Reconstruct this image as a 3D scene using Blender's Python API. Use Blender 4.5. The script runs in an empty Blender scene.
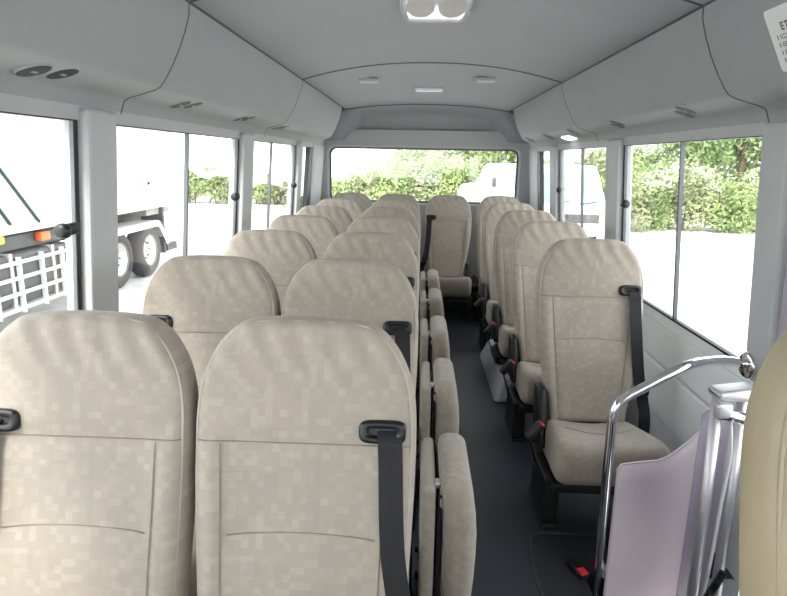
import bpy, bmesh, math, random
from mathutils import Vector, Matrix
random.seed(7)
PI = math.pi
col = bpy.context.scene.collection
XC = .055            # bus centre line
ZG = -.75            # ground outside

# ------------------------------------------------------------------ materials
MATS = {}
def mat(name, rgb, rough=.6, metal=0., bump=0., bscale=60., var=0., vscale=8., spec=None, coat=0., trans=0.):
    if name in MATS: return MATS[name]
    m = bpy.data.materials.new(name); m.use_nodes = True
    nt = m.node_tree; N = nt.nodes; L = nt.links
    b = N['Principled BSDF']
    b.inputs['Base Color'].default_value = (*rgb, 1); b.inputs['Roughness'].default_value = rough
    b.inputs['Metallic'].default_value = metal
    if spec is not None: b.inputs['Specular IOR Level'].default_value = spec
    if coat: b.inputs['Coat Weight'].default_value = coat
    tc = N.new('ShaderNodeTexCoord')
    if var:
        n = N.new('ShaderNodeTexNoise'); n.inputs['Scale'].default_value = vscale; n.inputs['Detail'].default_value = 5
        L.new(tc.outputs['Object'], n.inputs['Vector'])
        r = N.new('ShaderNodeValToRGB')
        r.color_ramp.elements[0].position = .3; r.color_ramp.elements[1].position = .7
        r.color_ramp.elements[0].color = (*[c*(1-var) for c in rgb], 1)
        r.color_ramp.elements[1].color = (*[min(1, c*(1+var)) for c in rgb], 1)
        L.new(n.outputs['Fac'], r.inputs['Fac']); L.new(r.outputs['Color'], b.inputs['Base Color'])
    if bump:
        n = N.new('ShaderNodeTexNoise'); n.inputs['Scale'].default_value = bscale; n.inputs['Detail'].default_value = 3
        L.new(tc.outputs['Object'], n.inputs['Vector'])
        bp = N.new('ShaderNodeBump'); bp.inputs['Strength'].default_value = bump; bp.inputs['Distance'].default_value = .01
        L.new(n.outputs['Fac'], bp.inputs['Height']); L.new(bp.outputs['Normal'], b.inputs['Normal'])
    MATS[name] = m
    return m

def fabric_mat(name, sy):
    """beige moquette woven with a scatter of slightly lighter and darker squares"""
    m = bpy.data.materials.new(name); m.use_nodes = True
    nt = m.node_tree; N = nt.nodes; L = nt.links; b = N['Principled BSDF']
    b.inputs['Roughness'].default_value = .9; b.inputs['Specular IOR Level'].default_value = .15
    b.inputs['Sheen Weight'].default_value = .15
    tc = N.new('ShaderNodeTexCoord')
    facs = []
    for k, (size, lo) in enumerate(((.0145, .5), (.029, .55))):
        sn = N.new('ShaderNodeVectorMath'); sn.operation = 'SNAP'
        sn.inputs[1].default_value = (size, sy or size, size)
        ad = N.new('ShaderNodeVectorMath'); ad.operation = 'ADD'; ad.inputs[1].default_value = (k*3.7+.003, 5, k*1.3+.002)
        L.new(tc.outputs['Object'], ad.inputs[0]); L.new(ad.outputs[0], sn.inputs[0])
        wn = N.new('ShaderNodeTexWhiteNoise'); wn.noise_dimensions = '3D'; L.new(sn.outputs[0], wn.inputs['Vector'])
        mr = N.new('ShaderNodeMapRange'); mr.inputs['From Min'].default_value = lo; mr.inputs['From Max'].default_value = 1
        L.new(wn.outputs['Value'], mr.inputs['Value']); facs.append(mr.outputs['Result'])
    base = (.385, .336, .28)
    mx = N.new('ShaderNodeMixRGB'); mx.inputs[1].default_value = (*base, 1); mx.inputs[2].default_value = (.49, .445, .38, 1)
    sc = N.new('ShaderNodeMath'); sc.operation = 'MULTIPLY'; sc.inputs[1].default_value = .42
    L.new(facs[0], sc.inputs[0]); L.new(sc.outputs[0], mx.inputs[0])
    mx2 = N.new('ShaderNodeMixRGB'); mx2.inputs[2].default_value = (.315, .29, .26, 1)
    sc2 = N.new('ShaderNodeMath'); sc2.operation = 'MULTIPLY'; sc2.inputs[1].default_value = .38
    L.new(facs[1], sc2.inputs[0]); L.new(sc2.outputs[0], mx2.inputs[0]); L.new(mx.outputs[0], mx2.inputs[1])
    L.new(mx2.outputs[0], b.inputs['Base Color'])
    n = N.new('ShaderNodeTexNoise'); n.inputs['Scale'].default_value = 9; n.inputs['Detail'].default_value = 3
    L.new(tc.outputs['Object'], n.inputs['Vector'])
    bp = N.new('ShaderNodeBump'); bp.inputs['Strength'].default_value = .25; bp.inputs['Distance'].default_value = .012
    L.new(n.outputs['Fac'], bp.inputs['Height']); L.new(bp.outputs['Normal'], b.inputs['Normal'])
    return m

def floor_mat():
    m = bpy.data.materials.new('rubber_floor'); m.use_nodes = True
    nt = m.node_tree; N = nt.nodes; L = nt.links; b = N['Principled BSDF']
    b.inputs['Base Color'].default_value = (.030, .037, .049, 1); b.inputs['Roughness'].default_value = .42
    tc = N.new('ShaderNodeTexCoord')
    mp = N.new('ShaderNodeMapping'); mp.inputs['Rotation'].default_value = (0, 0, PI/4); mp.inputs['Scale'].default_value = (42, 42, 42)
    L.new(tc.outputs['Object'], mp.inputs['Vector'])
    ck = N.new('ShaderNodeTexBrick'); ck.offset = .5; ck.inputs['Scale'].default_value = 1; ck.inputs['Mortar Size'].default_value = .12
    ck.inputs['Color1'].default_value = ck.inputs['Color2'].default_value = (1, 1, 1, 1); ck.inputs['Mortar'].default_value = (0, 0, 0, 1)
    ck.inputs['Brick Width'].default_value = 1.1; ck.inputs['Row Height'].default_value = .5
    L.new(mp.outputs[0], ck.inputs['Vector'])
    bp = N.new('ShaderNodeBump'); bp.inputs['Strength'].default_value = .6; bp.inputs['Distance'].default_value = .004
    L.new(ck.outputs['Color'], bp.inputs['Height']); L.new(bp.outputs['Normal'], b.inputs['Normal'])
    return m

def glass_mat(name, tint, refl=1.):
    m = bpy.data.materials.new(name); m.use_nodes = True
    nt = m.node_tree; N = nt.nodes; L = nt.links
    N.remove(N['Principled BSDF'])
    t = N.new('ShaderNodeBsdfTransparent'); t.inputs['Color'].default_value = (*tint, 1)
    g = N.new('ShaderNodeBsdfGlossy'); g.inputs['Roughness'].default_value = .0
    # Schlick reflectance, the same from both sides of the pane
    f = N.new('ShaderNodeLayerWeight'); f.inputs['Blend'].default_value = .5
    pw = N.new('ShaderNodeMath'); pw.operation = 'POWER'; pw.inputs[1].default_value = 5.
    L.new(f.outputs['Facing'], pw.inputs[0])
    k = N.new('ShaderNodeMath'); k.operation = 'MULTIPLY_ADD'; k.inputs[1].default_value = .96*refl; k.inputs[2].default_value = .04*refl; k.use_clamp = True
    L.new(pw.outputs[0], k.inputs[0])
    x = N.new('ShaderNodeMixShader'); L.new(k.outputs[0], x.inputs[0]); L.new(t.outputs[0], x.inputs[1]); L.new(g.outputs[0], x.inputs[2])
    L.new(x.outputs[0], N['Material Output'].inputs['Surface'])
    return m

def leaf_mat(name, a, b_):
    m = bpy.data.materials.new(name); m.use_nodes = True
    nt = m.node_tree; N = nt.nodes; L = nt.links; b = N['Principled BSDF']
    b.inputs['Roughness'].default_value = .7; b.inputs['Specular IOR Level'].default_value = .2
    tl = N.new('ShaderNodeBsdfTranslucent'); mx = N.new('ShaderNodeMixShader'); mx.inputs[0].default_value = .45
    L.new(b.outputs[0], mx.inputs[1]); L.new(tl.outputs[0], mx.inputs[2]); L.new(mx.outputs[0], N['Material Output'].inputs['Surface'])
    tc = N.new('ShaderNodeTexCoord'); n = N.new('ShaderNodeTexNoise'); n.inputs['Scale'].default_value = 1.6; n.inputs['Detail'].default_value = 6
    L.new(tc.outputs['Object'], n.inputs['Vector'])
    r = N.new('ShaderNodeValToRGB'); r.color_ramp.elements[0].position = .35; r.color_ramp.elements[1].position = .65
    r.color_ramp.elements[0].color = (*a, 1); r.color_ramp.elements[1].color = (*b_, 1)
    L.new(n.outputs['Fac'], r.inputs['Fac']); L.new(r.outputs['Color'], b.inputs['Base Color']); L.new(r.outputs['Color'], tl.inputs['Color'])
    return m

FAB = fabric_mat('checked_moquette', 10.); FABC = fabric_mat('checked_cushion_moquette', None)
PIPE = mat('piping_cord', (.46, .42, .36), .85, bump=.2, bscale=300)
THREAD = mat('seam_thread', (.27, .23, .18), .9, var=.1)
VINYL = mat('tan_vinyl', (.34, .285, .185), .5, bump=.1, bscale=200, var=.05)
BLK = mat('black_plastic', (.007, .007, .008), .4, bump=.05, bscale=300)
BELT = mat('belt_webbing', (.013, .012, .015), .75, bump=.25, bscale=400)
STEEL = mat('black_steel', (.010, .010, .011), .5, bump=.05)
RED = mat('red_button', (.75, .03, .05), .4, var=.05)
CHROME = mat('chrome', (.86, .87, .9), .08, 1., var=.02)
ALU = mat('aluminium', (.60, .585, .61), .45, .85, bump=.05, bscale=100)
LILAC = mat('lilac_sheet', (.68, .58, .63), .32, var=.03, vscale=3)
LILACD = mat('lilac_paint', (.42, .365, .44), .45, var=.03)
CEIL = mat('headlining', (.33, .348, .36), .85, bump=.12, bscale=250, var=.03, vscale=2)
DUCT = mat('duct_vinyl', (.355, .37, .38), .7, bump=.10, bscale=350, var=.02, vscale=3)
TRIM = mat('grey_trim', (.46, .475, .48), .55, bump=.06, bscale=300, var=.02)
WALLM = mat('wall_panel', (.80, .83, .835), .55, bump=.05, bscale=200, var=.02)
SEAMD = mat('dark_seam', (.10, .105, .11), .8, var=.05)
FLOOR = floor_mat()
RUB = mat('rubber_gasket', (.015, .016, .018), .5, bump=.05)
WIN_ALU = mat('window_metal', (.12, .13, .14), .4, .4, var=.05)
GLASS = glass_mat('window_glass', (.965, .975, .975), .9)
GROUND = mat('pale_concrete', (.50, .49, .47), .9, bump=.5, bscale=14, var=.14, vscale=3)
WHITE = mat('white_paint', (.72, .72, .70), .35, var=.04, vscale=2)
WHITE2 = mat('dull_white_paint', (.50, .51, .50), .5, var=.08, vscale=2)
TYRE = mat('tyre_rubber', (.035, .035, .037), .8, bump=.3, bscale=60, var=.2)
RIMM = mat('wheel_rim', (.5, .5, .48), .5, .3, var=.1)
DARKG = mat('dark_grey_metal', (.06, .062, .066), .5, var=.2)
MUD = mat('grey_mudguard', (.5, .5, .5), .5, var=.1)
ORANGE = mat('orange_lens', (.8, .16, .05), .3, var=.05)
ROPE = mat('dark_rope', (.03, .06, .05), .9, var=.1)
CARGL = mat('vehicle_glass', (.22, .36, .40), .06, var=.05)
BARK = mat('bark', (.10, .075, .05), .9, bump=.6, bscale=20, var=.3)
LEAF = [leaf_mat('leaf_fresh', (.22, .31, .13), (.44, .52, .25)), leaf_mat('leaf_olive', (.25, .29, .17), (.47, .50, .30)),
        leaf_mat('leaf_deep', (.14, .22, .10), (.30, .39, .18))]
LAMPW = mat('lamp_lens', (.86, .89, .93), .15, coat=.6, var=.01)
LIT = mat('lit_lens', (.9, .9, .9), .4); LIT.node_tree.nodes['Principled BSDF'].inputs['Emission Color'].default_value = (1, 1, 1, 1); LIT.node_tree.nodes['Principled BSDF'].inputs['Emission Strength'].default_value = .6
CARD = mat('white_card', (.86, .86, .86), .5, var=.01)
INK = mat('grey_ink', (.12, .12, .12), .6, var=.05)
GREYBOX = mat('grey_arch_cover', (.44, .46, .48), .3, var=.04)

# ------------------------------------------------------------------ mesh helpers
class MB:
    def __init__(s): s.v = []; s.f = []
    def add(s, vs, fs):
        o = len(s.v); s.v += [tuple(p) for p in vs]; s.f += [tuple(o+i for i in f) for f in fs]; return s
    def box(s, x0, x1, y0, y1, z0, z1):
        return s.add([(x0,y0,z0),(x1,y0,z0),(x1,y1,z0),(x0,y1,z0),(x0,y0,z1),(x1,y0,z1),(x1,y1,z1),(x0,y1,z1)],
                     [(3,2,1,0),(4,5,6,7),(0,1,5,4),(1,2,6,5),(2,3,7,6),(3,0,4,7)])
    def hexa(s, p):      # 8 points in box order
        return s.add(p, [(3,2,1,0),(4,5,6,7),(0,1,5,4),(1,2,6,5),(2,3,7,6),(3,0,4,7)])
    def pad(s, c, h, r, n=4, m=3, fn=None):
        """rounded box: centre c, half sizes h, edge radius r"""
        def line(a):
            e = [-a + r*(1-math.cos(PI/2*i/n)) for i in range(n)]
            k = [-(a-r) + 2*(a-r)*i/m for i in range(m+1)]
            return e + k + [-q for q in reversed(e)]
        L3 = [line(a) for a in h]; idx = {}; vs = []; fs = []
        def vert(p):
            inn = [max(-(h[i]-r), min(h[i]-r, p[i])) for i in range(3)]
            d = [p[i]-inn[i] for i in range(3)]; l = math.sqrt(sum(q*q for q in d)) or 1
            q = tuple(round(inn[i] + d[i]/l*r, 6) for i in range(3))
            if q not in idx:
                idx[q] = len(vs); w = fn(*q) if fn else q
                vs.append((w[0]+c[0], w[1]+c[1], w[2]+c[2]))
            return idx[q]
        for ax in range(3):
            u, w = (ax+1) % 3, (ax+2) % 3
            for sg in (-1, 1):
                for i in range(len(L3[u])-1):
                    for j in range(len(L3[w])-1):
                        q = []
                        for a, b in ((i,j),(i+1,j),(i+1,j+1),(i,j+1)):
                            p = [0,0,0]; p[ax] = sg*h[ax]; p[u] = L3[u][a]; p[w] = L3[w][b]; q.append(vert(p))
                        if sg < 0: q.reverse()
                        g = []
                        for t in q:
                            if t not in g: g.append(t)
                        if len(g) > 2: fs.append(tuple(g))
        return s.add(vs, fs)
    def tube(s, pts, r, n=8, cap=True, closed=False):
        pts = [Vector(p) for p in pts]; m = len(pts); rs = r if isinstance(r, (list, tuple)) else [r]*m
        up = None; base = len(s.v); vs = []; fs = []
        for i, p in enumerate(pts):
            if closed: t = (pts[(i+1) % m] - pts[i-1]).normalized()
            else: t = (pts[min(i+1, m-1)] - pts[max(i-1, 0)]).normalized()
            if up is None:
                up = Vector((0,0,1)) if abs(t.z) < .9 else Vector((1,0,0))
            a = t.cross(up)
            if a.length < 1e-6: a = t.orthogonal()
            a.normalize(); up = a.cross(t).normalized()
            for k in range(n):
                q = 2*PI*k/n; vs.append(p + (a*math.cos(q) + up*math.sin(q))*rs[i])
        for i in range(m if closed else m-1):
            j = (i+1) % m
            for k in range(n):
                l = (k+1) % n; fs.append((i*n+k, i*n+l, j*n+l, j*n+k))
        if cap and not closed:
            fs.append(tuple(reversed(range(n)))); fs.append(tuple((m-1)*n+k for k in range(n)))
        return s.add(vs, fs)
    def grid(s, rows, flip=False):
        n = len(rows[0]); vs = [p for r in rows for p in r]; fs = []
        for i in range(len(rows)-1):
            for j in range(n-1):
                f = (i*n+j, i*n+j+1, (i+1)*n+j+1, (i+1)*n+j); fs.append(f[::-1] if flip else f)
        return s.add(vs, fs)
    def ribbon(s, pts, side, w, t):
        """flat strap along pts; side = width direction, w width, t thickness"""
        sd = Vector(side).normalized(); P = [Vector(p) for p in pts]; sec = []
        for i, p in enumerate(P):
            d = (P[min(i+1, len(P)-1)] - P[max(i-1, 0)]).normalized(); a = (sd - d*sd.dot(d)).normalized(); nn = a.cross(d)
            sec.append([p-a*w/2-nn*t/2, p+a*w/2-nn*t/2, p+a*w/2+nn*t/2, p-a*w/2+nn*t/2])
        vs = [q for r in sec for q in r]; fs = []
        for i in range(len(P)-1):
            for k in range(4): fs.append((i*4+k, i*4+(k+1) % 4, i*4+4+(k+1) % 4, i*4+4+k))
        m = len(P)-1; fs += [(3,2,1,0), (m*4, m*4+1, m*4+2, m*4+3)]
        return s.add(vs, fs)
    def lathe(s, prof, c, axis='x', n=24, closed=True):
        """prof: (r, along) pairs"""
        vs = []; fs = []; m = len(prof)
        for k in range(n):
            a = 2*PI*k/n; ca, sa = math.cos(a), math.sin(a)
            for r, h in prof:
                p = {'x': (h, r*ca, r*sa), 'y': (r*ca, h, r*sa), 'z': (r*ca, r*sa, h)}[axis]
                vs.append((p[0]+c[0], p[1]+c[1], p[2]+c[2]))
        for k in range(n):
            l = (k+1) % n
            for i in range(m if closed else m-1):
                j = (i+1) % m; fs.append((k*m+i, k*m+j, l*m+j, l*m+i))
        return s.add(vs, fs)
    def build(s, name, m, parent=None, smooth=False, bevel=0., fix=True, loc=None):
        me = bpy.data.meshes.new(name); me.from_pydata(s.v, [], s.f)
        if fix:
            bm = bmesh.new(); bm.from_mesh(me)
            bmesh.ops.remove_doubles(bm, verts=bm.verts, dist=1e-5)
            bmesh.ops.recalc_face_normals(bm, faces=bm.faces); bm.to_mesh(me); bm.free()
        if smooth: me.shade_smooth()
        me.materials.append(m)
        o = bpy.data.objects.new(name, me); col.objects.link(o)
        if parent: o.parent = parent
        if loc: o.location = loc
        if bevel:
            b = o.modifiers.new('edge', 'BEVEL'); b.width = bevel; b.segments = 2; b.limit_method = 'ANGLE'
        return o

def tag(o, label=None, cat=None, group=None, kind=None):
    if label: o['label'] = label
    if cat: o['category'] = cat
    if group: o['group'] = group
    if kind: o['kind'] = kind
    return o
def thing(name, label, cat, loc=(0,0,0), rz=0, group=None):
    o = bpy.data.objects.new(name, None); col.objects.link(o); o.location = loc; o.rotation_euler = (0,0,rz)
    return tag(o, label, cat, group)
def struct(o): return tag(o, kind='structure')
def sempty(name):
    o = bpy.data.objects.new(name, None); col.objects.link(o); return struct(o)
def copy_tree(o, parent=None):
    c = o.copy(); col.objects.link(c)
    if parent: c.parent = parent
    for ch in list(o.children): copy_tree(ch, c)
    return c
def smooth_path(P, k=6):
    P = [Vector(p) for p in P]; out = []
    for i in range(len(P)-1):
        a, b, c, d = P[max(i-1,0)], P[i], P[i+1], P[min(i+2, len(P)-1)]
        for j in range(k):
            t = j/k
            out.append(.5*((2*b) + (c-a)*t + (2*a-5*b+4*c-d)*t*t + (-a+3*b-3*c+d)*t**3))
    out.append(P[-1]); return out
def fillet(P, r, k=5):
    P = [Vector(p) for p in P]; out = [P[0]]
    for i in range(1, len(P)-1):
        a = (P[i-1]-P[i]); b = (P[i+1]-P[i]); q = min(r, a.length*.48, b.length*.48)
        A = P[i]+a.normalized()*q; B = P[i]+b.normalized()*q
        for j in range(k+1):
            t = j/k; out.append(A*(1-t)**2 + P[i]*2*t*(1-t) + B*t*t)
    out.append(P[-1]); return out

# ------------------------------------------------------------------ the seat
REC = math.radians(13); CR, SR = math.cos(REC), math.sin(REC); Z0 = .438
HALF = .2275; TOP = .70
def bk(x, d, h):                     # backrest coordinates -> seat coordinates
    return (x, h*SR + d*CR, Z0 + h*CR - d*SR)
OUTS = {False: [(.198,-.10),(.206,.0),(.2155,.12),(.2225,.25),(.2265,.36)], True: [(.160,-.10),(.174,.0),(.193,.12),(.2145,.25),(.225,.36)]}
OUTTOP = [(.2275,.45),(.2262,.505),(.2205,.553),(.207,.598),(.186,.638),(.158,.671),(.128,.690),(.092,.697)]
OUTC = []; LOOP0 = []
def set_outline(tapered):
    """backs of the single seats narrow towards the cushion, the paired ones hardly do"""
    OUTC[:] = [(p.x, p.y) for p in smooth_path([(a, b, 0) for a, b in OUTS[tapered]+OUTTOP], 4)]
    LOOP0[:] = inset(0)
def crown(x): return TOP - .05*(abs(x)/.24)**4.0
def inset(off):
    """outline moved inwards by off, as a loop of (x,h) from bottom right over the top to bottom left"""
    R = []
    for i, (x, h) in enumerate(OUTC):
        a = OUTC[max(i-1,0)]; b = OUTC[min(i+1, len(OUTC)-1)]
        tx, th = b[0]-a[0], b[1]-a[1]; l = math.hypot(tx, th)
        R.append((x - th/l*off, h + tx/l*off))
    topx = R[-1][0]; tops = [(topx*(1-2*i/8), R[-1][1] + .003*(1-(1-2*i/8)**2)) for i in range(1, 8)]
    return R + tops + [(-x, h) for x, h in reversed(R)]
def gprof(t):
    t = max(0, min(1, t)); return (1-(1-t)**2.6)**(1/2.6)
def edge_dist(x, h):
    best = 9
    for i in range(len(LOOP0)):
        ax, ah = LOOP0[i]; bx, bh = LOOP0[(i+1) % len(LOOP0)]
        dx, dh = bx-ax, bh-ah; l2 = dx*dx+dh*dh
        t = max(0, min(1, ((x-ax)*dx+(h-ah)*dh)/l2)) if l2 else 0
        best = min(best, math.hypot(x-ax-t*dx, h-ah-t*dh))
    return best
THK = .098
def TP(): return .034 if OUTC[0][0] < .17 else .012
def front(x, h, e, groove=1):
    """depth of the front face (small = towards the sitter)"""
    g = gprof(e/.034)
    d = THK*.5*(1-g)
    ax = abs(x)
    bol = .013*math.exp(-((ax-.185)/.035)**2) * max(0, min(1, (.47-h)/.05))
    lum = .012*math.exp(-((h-.17)/.09)**2)*max(0, 1-(ax/.2)**2)
    head = .010*max(0, min(1, (h-.44)/.05))*max(0, 1-(ax/.24)**2)
    wr = .0032*math.sin(x*95+h*40+2*math.sin(h*22))*max(0, min(1, (h-.52)/.1))*g
    gr = 0
    gr += .004*math.exp(-((h-.445)/.006)**2)
    if h < .44:
        xs = .166 - TP()*(.44-h)/.44
        gr += .004*math.exp(-((ax-xs)/.006)**2)
        if ax < xs: gr += .004*math.exp(-((h-(.255+.012*(1-(ax/xs)**2)))/.006)**2)
    return d - (bol+lum+head)*g + gr*g*groove + wr
def make_back_mesh():
    """a cushioned back: grid front and grid rear that meet in the outline"""
    hs = []; n = 62
    for i in range(n+1):
        t = i/n; t = t - .11*math.sin(2*PI*t)/1.0 * .9
        hs.append(-.10 + (.697+.10)*t)
    def w_at(h):
        for i in range(len(OUTC)-1):
            a, b = OUTC[i], OUTC[i+1]
            if a[1] <= h <= b[1]:
                t = (h-a[1])/(b[1]-a[1]); return a[0]+(b[0]-a[0])*t
        return OUTC[-1][0] if h > .6 else OUTC[0][0]
    F = []; B = []; m = 44
    for h in hs:
        w = w_at(h); rf = []; rb = []
        for j in range(m+1):
            s = -1+2*j/m; u = math.copysign(1-(1-abs(s))**1.5, s); x = w*u
            hh = h + .003*(1-u*u)*max(0, min(1, (h-.6)/.09))
            e = 0 if (j in (0, m) or h == hs[0] or h == hs[-1]) else edge_dist(x, hh)
            rf.append(bk(x, front(x, hh, e) if e > 0 else THK*.5, hh))
            rb.append(bk(x, THK*.5 + THK*.5*gprof(e/.03), hh))
        F.append(rf); B.append(rb)
    return MB().grid(F).grid(B, True)
def on_front(x, h, lift=.0):
    return bk(x, front(x, h, max(edge_dist(x, h), .002), 0) - lift, h)

MESH = {}
def seam_mb():
    m = MB(); r = .0013
    m.tube([on_front(-.215+.43*i/30, .445) for i in range(31)], r, 5)
    for s in (-1, 1):
        m.tube([on_front(s*(.166-TP()*(.44-h)/.44), h) for h in [.44-.50*i/30 for i in range(31)]], r, 5)
    m.tube([on_front(x, .255+.012*(1-(x/.16)**2)) for x in [-.148+.296*i/24 for i in range(25)]], r, 5)
    return m
def piping_mb():
    m = MB()
    lp = inset(.011)
    m.tube([bk(x, THK*.5*(1-gprof(.011/.034)) - .0015, h) for x, h in lp], .0033, 6)
    return m
def cushion_fn(x, y, z):
    # the top falls towards the backrest, the nose rounds over, the middle is dished
    t = (-y)/.20
    z2 = z + .040*t
    if z > 0: z2 += .008*(abs(x)/.2)**3 - .012*math.exp(-(x/.12)**2)*(1-max(0, t)**2) - .014*max(0, t)**4
    else: z2 -= .014*max(0, t)
    return (x*(1-.04*max(0, t)**4-.075*(1-t)), y + (.014*(max(0, -z)/.08) if t > .5 else 0), z2)

def make_seat(side, vinyl=False, belt=True, cover=False):
    """side: +1 belt at +x, -1 belt at -x. Origin on the floor under the backrest's lower front edge."""
    t = thing('passenger_seat', 'beige passenger seat', 'seat'); set_outline(cover)
    back = make_back_mesh().build('backrest', VINYL if vinyl else FAB, t, smooth=True)
    if vinyl:
        m = MB(); rows = []
        for i in range(24):
            h = .01+.60*i/23; w = .1965-.025*max(0, .36-h)/.36 if h < .45 else .1965*math.sqrt(max(.05, 1-((h-.45)/.21)**2))
            rows.append([on_front(w*(-1+2*j/16), h, .0035) for j in range(17)])
        m.grid(rows).build('centre_panel', mat('brown_moquette', (.23, .195, .13), .9, bump=.3, bscale=60, var=.08, vscale=40), back, smooth=True)
        piping_mb().build('piping', VINYL, back, smooth=True)
    else:
        piping_mb().build('piping', PIPE, back, smooth=True)
        seam_mb().build('seam', THREAD, back, smooth=True)
    cu = MB().pad((0, -.190, .300), (.216 if cover else .224, .205, .090), .05, n=6, m=9, fn=cushion_fn).build('cushion', FABC, t, smooth=True)
    m = MB()
    def ctop(x, y):
        q = cushion_fn(x, y+.190, .090); return (q[0], q[1]-.190, q[2]+.300+.0005)
    m.tube([ctop(-.15+.30*i/20, -.16 - .05*(1-((i-10)/10)**2)) for i in range(21)], .002, 6); m.build('seam', THREAD, cu, smooth=True)
    # under-frame and legs
    MB().box(-.20, .20, -.31, .03, .175, .212).build('seat_frame', STEEL, t, bevel=.006)
    for s in (-1, 1):
        m = MB().box(min(s*.225, s*.165), max(s*.225, s*.165), -.275, -.02, .02, .212)
        m.box(min(s*.228, s*.155), max(s*.228, s*.155), -.285, .01, 0, .02)
        m.build('leg', STEEL, t, bevel=.006)
    # black recliner cover on the buckle side
    b = -side
    if cover: MB().pad((b*.200, .02, .365), (.017, .080, .118), .014, n=3, m=2,
             fn=lambda x, y, z: (x, y*(1-.45*max(0, z)/.118) + z*.23, z)).build('recliner_cover', BLK, t, smooth=True)
    if belt:
        gx, gh = side*.160, .475
        m = MB()
        # bezel: rounded plate with a slot
        W, H = .047, .0235; lp = []
        for k in range(24):
            a = 2*PI*k/24; ca, sa = math.cos(a), math.sin(a)
            lp.append((math.copysign(abs(ca)**.45, ca)*W, math.copysign(abs(sa)**.55, sa)*H))
        dz = front(gx, gh, .05)
        rows = []
        for sc, dep in ((1., .012), (1., -.007), (.93, -.013), (.62, -.013), (.60, -.003)):
            rows.append([bk(gx + x*sc - (0 if sc > .7 else 0), dz+dep, gh + z*(sc if sc > .7 else sc*.6)) for x, z in lp] )
        for r in rows: r.append(r[0])
        m.grid(rows)
        g = m.build('belt_guide', BLK, t, smooth=True)
        pl = MB(); pl.add([bk(gx + x*.6, dz-.003, gh + z*.36) for x, z in lp], [tuple(range(24))]); pl.build('slot', RUB, g)
        P = [bk(gx+side*.014, dz-.004, gh+.002), bk(gx+side*.016, dz-.018, gh-.02), bk(gx+side*.018, dz-.018, gh-.06)]
        P += [bk(gx+side*.026, front(gx+side*.026, .25, .04)-.014, .25), bk(gx+side*.046, -.008, .10), bk(side*(.238 if cover else .205), .03, .0), (side*(.243 if cover else .212), .0, .36), (side*(.245 if cover else .208), .0, .24)]
        sp = smooth_path(P, 6)
        MB().ribbon(sp, (1, 0, 0), .048, .0024).build('belt_webbing', BELT, t)
        MB().pad(tuple(Vector(sp[27])+Vector((0, -.012, 0))), (.029, .009, .014), .006, n=2, m=1).build('belt_tongue', BLK, t, smooth=True)
    if belt and cover:
        # buckle on a stalk at the other side
        bx = b*.262
        m = MB().pad((0, 0, 0), (.016, .022, .042), .007, n=2, m=2)
        bu = m.build('buckle', BLK, t, smooth=True, loc=(bx-.0*b, -.185, .375)); bu.rotation_euler = (math.radians(-12), math.radians(-b*42), 0)
        MB().pad((0, -.006, .041), (.012, .015, .006), .003, n=2, m=1).build('release_button', RED, bu, smooth=True)
        MB().ribbon(smooth_path([(bx+b*.020, -.185, .350), (b*.262, -.17, .29), (b*.24, -.12, .222)], 5), (0, 1, 0), .026, .006).build('buckle_stalk', BLK, t)
    return t

BASE = {}
def base_seat(side, cover=False):
    if (side, cover) not in BASE: BASE[side, cover] = make_seat(side, cover=cover); return BASE[side, cover]
    return copy_tree(BASE[side, cover])
ORD = ['first', 'second', 'third', 'fourth', 'fifth', 'sixth', 'seventh']
A_Y = [1.00, 1.755, 2.51, 3.26, 3.99, 4.79, 5.62]
for k, y in enumerate(A_Y):
    o = base_seat(1); o.location = (-.220+.0025*k, y, 0)
    o['label'] = ('beige fabric seat beside the aisle in the %s row of paired seats from the camera' % ORD[k]) if k < 6 else 'beige seat on the aisle side of the pair against the rear window'
    o['group'] = 'aisle seats of the paired rows'
    o = base_seat(-1); o.location = (-.682+.005*k, y - (.005 if k < 2 else 0), 0)
    o['label'] = ('beige fabric seat beside the truck-side windows in the %s paired row from the camera' % ORD[k]) if k < 6 else 'beige rear row seat in the corner under the truck-side rear pillar'
    o['group'] = 'window seats of the paired rows'
R_Y = [2.44, 3.20, 3.95, 4.68]
for k, y in enumerate(R_Y):
    o = base_seat(1, True); o.location = (.750-.004*k, y, 0)
    o['label'] = ['beige single seat behind the chrome handrail, black belt running down its window side',
                  'beige single seat directly behind the one at the handrail', 'third beige single seat back from the handrail',
                  'fourth beige single seat back from the handrail, just ahead of the rear row'][k]
    o['group'] = 'single seats across the aisle'
    if k == 2:                        # stands on the wheel arch cover
        for c in o.children:
            if c.name.startswith('leg'): c.location.z = .168; c.scale.z = .044/.212
o = base_seat(-1, True); o.location = (.280, 5.62, 0)
tag(o, 'beige rear bench seat facing straight down the aisle with its belt drawn out', 'seat', 'rear row seats')
o = base_seat(1); o.location = (.774, 5.62, 0)
tag(o, 'beige rear row seat in the corner behind the single seats', 'seat', 'rear row seats')
# plinth under the rear row
tag(MB().box(XC-1.02, XC+1.02, 5.72, 6.16, .002, .25).build('bench_plinth', STEEL, bevel=.01), 'black plinth box under the rear row of seats', 'plinth')

# seat by the camera: tan vinyl border
gs = make_seat(1, vinyl=True, belt=False); gs.name = 'guide_seat'
gs.location = (.650, .545, .17)
tag(gs, 'tan vinyl edged seat cropped at the frame edge in front of the door post', 'seat')
tag(MB().box(.40, .95, .10, .66, .002, .168).build('seat_riser', STEEL, bevel=.01), 'black riser block carrying the tan edged guide seat', 'riser')

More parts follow.
